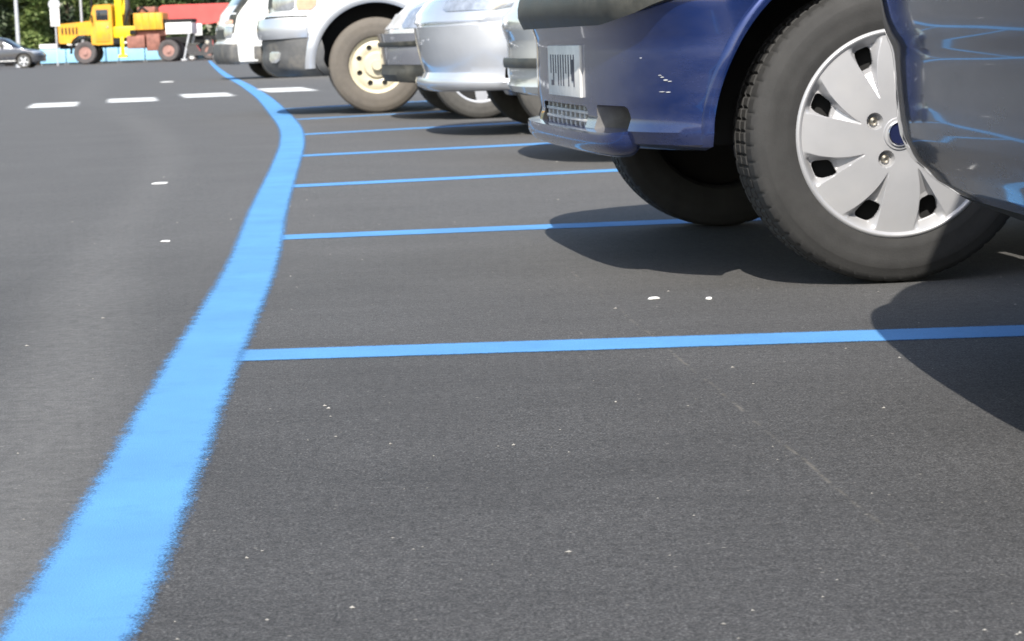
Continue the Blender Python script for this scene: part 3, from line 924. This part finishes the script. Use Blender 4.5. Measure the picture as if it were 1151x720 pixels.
flake('paper_scrap', -1.334, 8.56, .070, .09, .003, -.1, 'flat white scrap on the open lane left of the blue edge line', 'scrap', G_, 4)
flake('paper_scrap', -.914, 5.9, .025, .025, .003, 0, 'small pale scrap left of the blue edge line, nearer than the flat one', 'scrap', G_, 5)
flake('paper_scrap', -5.666, 37.7, .22, .5, .01, 0, 'distant white scrap on the lane beyond the crosswalk bars', 'scrap', G_, 6)
# tiny stones, far too many to count
rng = random.Random(11); vs = []; fs = []
for k in range(260):
    y = 1.6+(rng.random()**1.8)*9; x = rng.uniform(-.26*y, .26*y)
    s_ = rng.choice((.0006, .0008, .001, .0012, .0018))*(1+y*.08); b0 = len(vs)
    pts = [(1, 0, .0), (0, 1, .0), (-1, 0, .0), (0, -1, .0), (0, 0, 1.1)]
    a = rng.uniform(0, PI)
    for px, py, pz in pts:
        j = rng.uniform(.5, 1.5)
        vs.append((x+s_*j*(px*math.cos(a)-py*math.sin(a))*1.5, y+s_*j*(px*math.sin(a)+py*math.cos(a)), .0005+pz*s_*.8))
    fs += [(b0, b0+1, b0+4), (b0+1, b0+2, b0+4), (b0+2, b0+3, b0+4), (b0+3, b0, b0+4)]
grit_m = simple('pale_grit', (.24, .23, .21), .8, 0, .4, 7)
tag(link('gravel', mesh_from('gravel', vs, fs, False), grit_m), 'pale grit scattered over the asphalt', 'gravel', kind='stuff')

# ------------------------------------------------------------------ far background, about 120 m away
def bx(px, Z): return (px-564.5)*Z/2500
def bz(px, py, Z): return .5+(45.0+.035*(575.5-px)-py)*Z/2500
M['yellow'] = simple('crane_truck_yellow', (.78, .38, .02), .45, 0, .12, 1.5, coat=.2, dirt=(.30, .19, .08), dirt_amt=.55, dscale=2)
M['yellow_lemon'] = simple('crane_lemon_yellow', (.82, .64, .02), .4, 0, .08, 1.5)
M['rust'] = simple('red_oxide_chassis', (.28, .12, .09), .7, 0, .35, 3)
M['red'] = simple('faded_red_tarpaulin', (.62, .10, .09), .7, 0, .12, 1.2)
M['panel_white'] = simple('white_panel', (.8, .8, .78), .5, 0, .05)
M['galv'] = simple('galvanised_steel', (.55, .56, .58), .45, .4, .1)
M['cyan'] = simple('pale_blue_barrier', (.30, .58, .78), .5, 0, .12, 1.2)
M['far_tyre'] = simple('far_truck_tyre', (.09, .08, .08), .8, 0, .2, 3)
M['far_hub'] = simple('pink_brown_hub', (.36, .20, .17), .6, 0, .2, 3)

def far_wheel(parent, x, y, z, r, w, hub='far_hub', tyre='far_tyre'):
    e = empty('wheel', (x, y, z), 0, parent)
    h = w/2; rb = r*.55
    lathe_y('tyre', [(-h*.9, rb), (-h, rb+.06), (-h, r*.9), (-h*.7, r), (h*.7, r), (h, r*.9), (h, rb+.06), (h*.9, rb)], 40, M[tyre], e)
    b = MB(); b.cyl((0, -h*.75, 0), (0, h*.75, 0), rb*1.03, rb*1.03, 28); b.cyl((0, -h*1.05, 0), (0, 0, 0), rb*.35, rb*.45, 16)
    for k in range(8): a = 2*PI*k/8; b.cyl((rb*.6*math.cos(a), -h*.85, rb*.6*math.sin(a)), (rb*.6*math.cos(a), 0, rb*.6*math.sin(a)), .03, .03, 6)
    b.build('rim', M[hub], e)
    return e

# crane truck, local x runs right (rear), nose left
Z = 120
T = empty('crane_truck', (bx(99, Z), Z, 0))
tag(T, 'old yellow bonneted crane truck parked across the far end of the lane', 'truck')
def lx(px): return bx(px, Z)-bx(99, Z)
def lz(px, py): return bz(px, py, Z)
y0, y1 = 0.0, 2.3
hood = MB(); hood.prism([(lx(70), 1.15), (lx(70), 2.05), (lx(73), 2.18), (lx(107), 2.30), (lx(107), 1.15), (lx(116), 1.05), (lx(113), 1.35), (lx(106), 1.55), (lx(92), 1.55), (lx(86), 1.35), (lx(83), 1.1)], y0+.12, y1-.12)
hood.build('bonnet', M['yellow'], T, sharp=30)
cab = MB(); cab.prism([(lx(107), 1.05), (lx(107), 2.4), (lx(110), 3.0), (lx(112), 3.12), (lx(129), 3.15), (lx(131), 3.05), (lx(131), 1.0), (lx(113), 1.0)], y0, y1)
c_ = cab.build('cab', M['yellow'], T)
w_ = MB(); w_.box(lx(113.5), lx(127), -.012, .05, 2.30, 2.88, .02); w_.build('cab_window', M['glass'], T)
w_ = MB(); w_.box(lx(112.5), lx(128), -.03, .03, 1.15, 2.2, .02)
dr = w_.build('door', M['yellow'], T); hb = MB(); hb.box(lx(125), lx(127), -.07, -.03, 1.9, 1.98); hb.build('handle', M['chrome'], dr)
fd = MB()
for k in range(13):
    a = R(10+160*k/12); a2 = R(10+160*(k+1)/12)
    fd.cyl((.78*math.cos(a), .25, .62+.78*math.sin(a)), (.78*math.cos(a2), .25, .62+.78*math.sin(a2)), .07, .07, 8)
fd.build('front_fender', M['under'], T)
b = MB(); b.box(lx(68.5), lx(71), .1, 2.2, .95, 1.2, .03); b.box(lx(70), lx(187), .4, .7, .85, 1.05); b.box(lx(70), lx(187), 1.6, 1.9, .85, 1.05)
b.build('chassis', M['under'], T)
for yy in (.35, 1.95): b = MB(); b.cyl((lx(69.5), yy, 1.6), (lx(71), yy, 1.6), .14, .14, 20); b.build('headlight', M['lamp_clear'], T)
b = MB(); b.box(lx(131), lx(155), .2, 2.1, 1.35, 1.95, .04); b.box(lx(133), lx(141), .5, 1.4, 1.9, 4.6, .05); b.box(lx(139), lx(143), .02, .2, .45, 1.4, .02); b.box(lx(136), lx(146), -.05, .3, .30, .45, .02)
cr = b.build('crane_column', M['yellow_lemon'], T)
b = MB(); b.cyl((lx(137), .9, 4.4), (lx(176), .9, 5.6), .17, .13, 12); b.cyl((lx(141), .7, 2.6), (lx(150), .8, 4.7), .09, .07, 12); b.build('crane_boom', M['yellow_lemon'], T)
b = MB(); b.box(lx(144), lx(148), .6, 1.2, 1.9, 3.5, .03); b.build('hydraulic_tank', M['black_plastic'], T)
b = MB(); b.box(lx(155), lx(187), .0, 2.3, 1.72, 2.62, .03)
bed = b.build('cargo_bed', M['yellow'], T)
b = MB()
for k in range(5): xk = lx(156+k*7.4); b.box(xk, xk+.08, -.04, .0, 1.74, 2.6)
b.build('bed_rib', M['yellow'], bed)
b = MB(); b.box(lx(146), lx(166), .1, 2.1, .75, 1.45, .04); b.box(lx(168), lx(183), .05, 2.0, .6, 1.5, .04); b.box(lx(145), lx(190), .3, 2.0, 1.4, 1.66)
b.build('tool_locker', M['rust'], T)
b = MB(); b.box(lx(190), lx(219), .05, 2.25, 1.45, 2.05, .02); b.build('tail_panel', M['panel_white'], T)
b = MB(); b.box(lx(187), lx(220), .3, 2.0, 2.06, 2.25, .02); b.build('rear_deck', M['under'], T)
for yy in (.1, 2.1):
    b = MB(); b.cyl((lx(216), yy, 1.45), (lx(209), yy-.03, .08), .06, .06, 8); b.box(lx(206), lx(212), yy-.15, yy+.12, .02, .12); b.build('rear_stabiliser', M['galv'], T)
far_wheel(T, 0, .22, .61, .61, .42); far_wheel(T, 0, 2.1, .61, .61, .42)
far_wheel(T, lx(192), .25, .58, .58, .5); far_wheel(T, lx(192), 2.05, .58, .58, .5)

b = MB(); b.cyl((lx(109), .1, 2.0), (lx(109), .1, 3.5), .06, .06, 10); b.build('exhaust_pipe', M['under'], T)
b = MB(); b.box(lx(108.5), lx(110), -.22, -.16, 2.2, 2.6, .02); b.cyl((lx(109.5), -.18, 2.5), (lx(109.5), .05, 2.6), .02, .02, 6); b.build('mirror', M['under'], T)
b = MB(); b.tube([(lx(143), .4, 2.0), (lx(150), .3, 2.9), (lx(156), .4, 2.5), (lx(163), .5, 2.95), (lx(170), .5, 2.66)], .06, 8); b.build('hydraulic_hose', M['under'], T)
b = MB(); b.box(lx(158), lx(178), .5, 1.9, 2.64, 2.95, .04); b.build('load', M['rust'], T)
b = MB(); b.box(lx(131), lx(139), .0, .12, 1.0, 1.32, .02); b.build('step', M['under'], T); b = MB(); b.box(lx(150), lx(157), .0, .1, 1.5, 1.75, .02); b.build('step', M['under'], T)
for k in range(5): 
    b = MB(); b.box(lx(74+k*4), lx(75.6+k*4), .085, .125, 1.62, 1.98); b.build('louvre', M['under'], T)

# red covered lorry behind the truck's tail
Z = 126
Lr = empty('tarpaulin_lorry', (bx(212, Z), Z, 0)); tag(Lr, 'lorry with a faded red tarpaulin body behind the tail of the yellow crane truck', 'truck')
def l2(px): return bx(px, Z)-bx(212, Z)
b = MB(); b.prism([(l2(184), bz(184, 28, Z)), (l2(184), bz(184, 9, Z)), (l2(188), bz(188, 6.5, Z)), (l2(262), bz(262, 4, Z)), (l2(262), bz(262, 22, Z)), (l2(240), bz(240, 27, Z))], 0, 2.4)
tp = b.build('tarpaulin', M['red'], Lr)
b = MB(); b.box(l2(188), l2(250), .2, 2.2, .95, 1.35, .03); b.build('chassis', M['under'], Lr)
b = MB(); b.box(l2(222), l2(231), -.06, .0, bz(226, 40, Z), bz(226, 27, Z), .03); b.build('mud_shield', M['panel_white'], Lr)
b = MB(); b.prism([(l2(264), 1.0), (l2(264), 3.0), (l2(267), 3.3), (l2(295), 3.3), (l2(302), 2.2), (l2(302), .8), (l2(264), .8)], .05, 2.35)
cb = b.build('cab', M['red'], Lr); b = MB(); b.box(l2(273), l2(290), .02, .06, 2.2, 3.0, .02); b.build('side_window', M['glass'], cb)
for px in (200, 238, 275):
    far_wheel(Lr, l2(px), .25, .5, .5, .4); far_wheel(Lr, l2(px), 2.1, .5, .5, .4)
# dark scooter at the foot of the lorry
Z = 116
S = empty('motor_scooter', (bx(230, Z), Z, 0)); tag(S, 'dark motor scooter with a white front light at the far end of the blue line', 'scooter')
b = MB(); b.prism([(-.75, .35), (-.8, .8), (-.3, .85), (-.1, .5), (.25, .42), (.45, 1.05), (.55, 1.05), (.6, .4), (.2, .28), (-.3, .28)], -.15, .15); b.build('body', M['paint_dark'], S)
b = MB(); b.box(-.75, -.1, -.14, .14, .82, .92, .04); b.build('seat', M['black_plastic'], S)
b = MB(); b.cyl((.5, 0, .95), (.42, 0, 1.2), .03, .03, 8); b.cyl((.42, -.3, 1.18), (.42, .3, 1.18), .02, .02, 8); b.build('handlebar', M['black_plastic'], S)
b = MB(); b.cyl((.3, -.2, .95), (.3, -.12, .95), .1, .12, 16); b.build('headlight', M['lamp_clear'], S)
far_wheel(S, -.55, 0, .24, .24, .11, 'panel_white'); far_wheel(S, .68, 0, .24, .24, .11, 'panel_white')

# barrier panels running across behind the truck
Z = 128
px = 49
i = 0
proto = None
lab = {0: 'pale blue barrier panel just right of the dark car', 1: 'pale blue barrier panel in front of the truck bonnet'}
while px < 245:
    if proto is None:
        r_ = empty('barrier_panel', (0, 0, 0))
        b = MB(); b.box(0, 1.45, -.02, .02, .1, .92, .01); b.build('panel', M['cyan'], r_)
        b = MB(); b.box(-.02, 1.48, -.04, .04, .95, 1.18, .02); b.build('rail', M['panel_white'], r_)
        for xx in (.06, 1.4): b = MB(); b.box(xx-.03, xx+.03, .03, .09, 0, .95, .01); b.build('leg', M['galv'], r_)
        proto = r_; o = r_
    else: o = copy_tree(proto)
    o.location = (bx(px, Z), Z, 0)
    tag(o, lab.get(i, 'pale blue barrier panel partly hidden behind the crane truck and lorry'), 'barrier', 'pale blue barrier panels across the far end of the lane')
    px += 1.5*2500/Z; i += 1

# dark car at the far left, facing right
dk_tail = [(.20, 3.6), (.268, 3.6), (.28, 4.0), (.5, 4.05), (.9, 4.0), (.95, 3.9), (1.2, 3.5), (1.36, 3.25), (1.43, 3.0), (1.46, 2.7)]
def k_extra(root, sh):
    for sg in (-1, 1): patch(sh, 'sill_strip', M['panel_white'], root, 1.2, 3.0, .33, .37, sg, .012, .02, 10, 2, by_x=True)
Kc, shK = generic_car(M['paint_dark'], 'alloy', extra=k_extra, tail=dk_tail, axles=(.85, 3.2), Rt=.32, Rc=.235, windows=[(1.75, 2.5), (2.55, 3.15)], doors=[(1.28, 2.42), (2.46, 3.0)])
Zk = 102
place(Kc, (bx(51, Zk), Zk+.8), 180, 'dark grey car driving off at the far left, seen from its side', None, 'car')
del Kc['label']; Kc['label'] = 'dark grey car at the far left, side on, pointing right towards the yellow truck'

# street poles and sign
def pole(px, Z, h, label, r=.07):
    p_ = empty('street_pole', (bx(px, Z), Z, 0)); tag(p_, label, 'pole', 'pale street poles in front of the trees')
    b = MB(); b.cyl((0, 0, 0), (0, 0, h), r*1.15, r*.7, 14); b.build('shaft', M['galv'], p_)
    b = MB(); b.cyl((0, 0, 0), (0, 0, .25), r*2, r*1.6, 14); b.build('foot', M['galv'], p_)
    b = MB(); b.cyl((0, 0, h-.1), (1.2, 0, h+.3), .04, .04, 8); b.box(1.0, 1.7, -.13, .13, h+.24, h+.38, .04); b.build('lamp_head', M['galv'], p_)
pole(25.5, 112, 7.5, 'thick pale pole rising behind the dark car', .10)
pole(97.5, 124, 8, 'pale pole directly behind the bonnet of the yellow truck', .07)
Z = 116
sg_ = empty('street_sign', (bx(68, Z), Z, 0)); tag(sg_, 'blank white rectangular sign on a grey pole left of the yellow truck', 'sign')
b = MB(); b.cyl((0, .06, 0), (0, .06, 3.6), .045, .045, 12); b.build('pole', M['galv'], sg_)
b = MB(); b.box(-.24, .24, -.03, .03, bz(68, 30, Z), bz(68, 10.5, Z), .01); b.build('sign_panel', M['panel_white'], sg_)
b = MB(); b.cyl((0, -.05, 3.15), (0, .05, 3.15), .30, .30, 24); b.build('round_sign_back', M['galv'], sg_)

# ---- trees and hedge
def leafmat(name, a, b_):
    m, nt, n, l, p = new_mat(name)
    oi = n.new('ShaderNodeNewGeometry')
    f = n.new('ShaderNodeMath'); f.operation = 'ADD'; l.new(oi.outputs['Random Per Island'], f.inputs[0]); f.inputs[1].default_value = 0
    c = ramp(n, l, f.outputs[0], [(0, a), (1, b_)])
    l.new(c, p.inputs['Base Color']); p.inputs['Roughness'].default_value = .55
    tr = n.new('ShaderNodeBsdfTranslucent'); l.new(c, tr.inputs[0])
    mx = n.new('ShaderNodeMixShader'); mx.inputs[0].default_value = .3
    out = n['Material Output']; l.new(p.outputs[0], mx.inputs[1]); l.new(tr.outputs[0], mx.inputs[2]); l.new(mx.outputs[0], out.inputs['Surface'])
    return m
LM = [leafmat('leaf_mid', (.05, .09, .03), (.17, .23, .08)), leafmat('leaf_bright', (.09, .15, .04), (.28, .34, .12)), leafmat('leaf_dark', (.03, .055, .03), (.10, .13, .07))]
bark = simple('bark', (.12, .09, .065), .9, 0, .3, 6, bmp=.6, bscale=20)
def leaves(centres, n, size, rng):
    vs, fs = [], []
    tot = sum(c[3]**2 for c in centres)
    for (x, y, z, r) in centres:
        for _ in range(int(n*r*r/tot)):
            while True:
                v = Vector((rng.uniform(-1, 1), rng.uniform(-1, 1), rng.uniform(-1, 1)))
                if .05 < v.length < 1: break
            v = v.normalized()*(v.length**.45)*r*rng.uniform(.8, 1.12)
            c = Vector((x+v.x, y+v.y, z+v.z*.85))
            if c.z < .1: continue
            s_ = size*rng.uniform(.5, 1.3)
            a = Vector((rng.uniform(-1, 1), rng.uniform(-1, 1), rng.uniform(-.6, .6))).normalized(); b = a.cross(Vector((rng.uniform(-1, 1), rng.uniform(-1, 1), 1))).normalized()
            b0 = len(vs)
            for q in (a*s_, b*s_*.5, -a*s_, -b*s_*.5): vs.append(tuple(c+q))
            fs.append((b0, b0+1, b0+2, b0+3))
    return vs, fs
def tree(x, y, h, rad, low, mat, label, seed, n=9000, leaf=.17):
    rng = random.Random(seed)
    t = empty('tree', (x, y, 0)); tag(t, label, 'tree', 'trees beyond the far end of the lane')
    b = MB(); p0 = Vector((0, 0, 0)); r0 = .16+.015*h
    for k in range(5):
        p1 = p0+Vector((rng.uniform(-.15, .15), rng.uniform(-.15, .15), h*.13)); b.cyl(p0, p1, r0, r0*.82, 10); p0 = p1; r0 *= .82
    fork = p0
    tr = b.build('trunk', bark, t)
    cs = []
    b = MB()
    for k in range(16):
        a = rng.uniform(0, 2*PI); rr = rad*math.sqrt(rng.random())*.85; zz = rng.uniform(low, h)
        sh_ = 1-.35*abs((zz-(low+h)/2)/((h-low)/2))
        c = (rr*math.cos(a)*sh_, rr*math.sin(a)*sh_, zz, rad*rng.uniform(.28, .5)); cs.append(c)
        q = fork+Vector((0, 0, rng.uniform(-h*.15, h*.1))); b.cyl(q, (c[0], c[1], c[2]), .07, .02, 6)
    b.build('branch', bark, t)
    vs, fs = leaves(cs, n, leaf, rng)
    link('crown', mesh_from('crown', vs, fs, False), mat, t)
    return t
spots = [(-8, 134, 7.5, 2.8, 1.6, 2, 'dark tree at the left edge of the photo behind the dark car'),
         (14, 140, 8, 3.0, 1.5, 2, 'dark tree behind the thick pale pole'),
         (46, 133, 7, 2.3, 1.3, 1, 'sunlit bright green tree between the thick pole and the white sign'),
         (84, 140, 8.5, 2.9, 1.5, 2, 'dark tree behind the white sign and the truck bonnet'),
         (118, 136, 7.5, 2.7, 1.8, 1, 'light green tree behind the yellow truck cab'),
         (150, 142, 8.5, 3.0, 1.6, 0, 'green tree behind the crane column'),
         (186, 138, 8, 2.8, 1.8, 0, 'green tree behind the yellow cargo bed'),
         (222, 144, 9, 3.2, 1.6, 2, 'dark green tree behind the red tarpaulin lorry'),
         (275, 140, 8, 3.2, 1.5, 0, 'green tree hidden behind the white van'),
         ]
for i, (px, Z, h, rad, low, mi, lb) in enumerate(spots):
    if px > 260: continue
    tree(bx(px, Z), Z, h, rad, low, LM[mi], lb, 40+i)
rng = random.Random(5)
cs = [(x+rng.uniform(-.5, .5), 146+rng.uniform(-1, 1), rng.uniform(.6, 2.6), rng.uniform(.9, 1.4)) for x in [i*.9-40 for i in range(90)]]
vs, fs = leaves(cs, 42000, .16, rng)
tag(link('hedge', mesh_from('hedge', vs, fs, False), LM[2]), 'long dark hedge closing the view behind the trees', 'hedge')
# a woodland mass further back, so nothing but green stands behind the trees
cs = [(x+rng.uniform(-2, 2), 168+rng.uniform(-4, 4), rng.uniform(1.5, 9), rng.uniform(2.6, 3.8)) for x in [i*1.3-90 for i in range(170)]]
vs, fs = leaves(cs, 85000, .42, rng)
tag(link('woodland', mesh_from('woodland', vs, fs, False), LM[2]), 'far wood reading as one dark green mass', 'woodland', kind='stuff')

# ------------------------------------------------------------------ light
EL = R(45); hx, hy = .13, .991
w = bpy.data.worlds.new('World'); sc.world = w; w.use_nodes = True
nt = w.node_tree; bg = nt.nodes['Background']
sky = nt.nodes.new('ShaderNodeTexSky'); sky.sky_type = 'NISHITA'; sky.sun_disc = False
sky.sun_elevation = EL; sky.sun_rotation = math.atan2(-hx, -hy); sky.air_density = 1.2; sky.dust_density = 1.5; sky.ozone_density = 1
nt.links.new(sky.outputs[0], bg.inputs[0]); bg.inputs[1].default_value = .125
sd = bpy.data.lights.new('sun', 'SUN'); sd.energy = 4.1; sd.angle = R(.53); sd.color = (1, .95, .87)
so = bpy.data.objects.new('sun', sd); col.objects.link(so)
dirv = Vector((hx*math.cos(EL), hy*math.cos(EL), -math.sin(EL)))
so.rotation_euler = dirv.to_track_quat('-Z', 'Y').to_euler(); so.location = (-10, -30, 40)

# ------------------------------------------------------------------ camera
cd = bpy.data.cameras.new('camera'); cam = bpy.data.objects.new('camera', cd); col.objects.link(cam); sc.camera = cam
f = 2500.0; pitch = math.atan(315/f); roll = math.atan(.035)
fw = Vector((0, math.cos(pitch), -math.sin(pitch))); rt = Vector((1, 0, 0)); up = rt.cross(fw)
r2 = rt*math.cos(roll)-up*math.sin(roll); u2 = up*math.cos(roll)+rt*math.sin(roll)
cam.matrix_world = Matrix(((r2.x, u2.x, -fw.x, 0), (r2.y, u2.y, -fw.y, 0), (r2.z, u2.z, -fw.z, .5), (0, 0, 0, 1)))
cd.sensor_fit = 'HORIZONTAL'; cd.sensor_width = 36; cd.lens = f/1151*36; cd.clip_start = .05; cd.clip_end = 5000
cd.dof.use_dof = True; cd.dof.focus_distance = 3.1; cd.dof.aperture_fstop = 22
sc.view_settings.view_transform = 'Standard'; sc.view_settings.look = 'None'; sc.view_settings.gamma = 1
sc.view_settings.use_curve_mapping = False; sc.view_settings.exposure = .80
sc.cycles.use_denoising = True
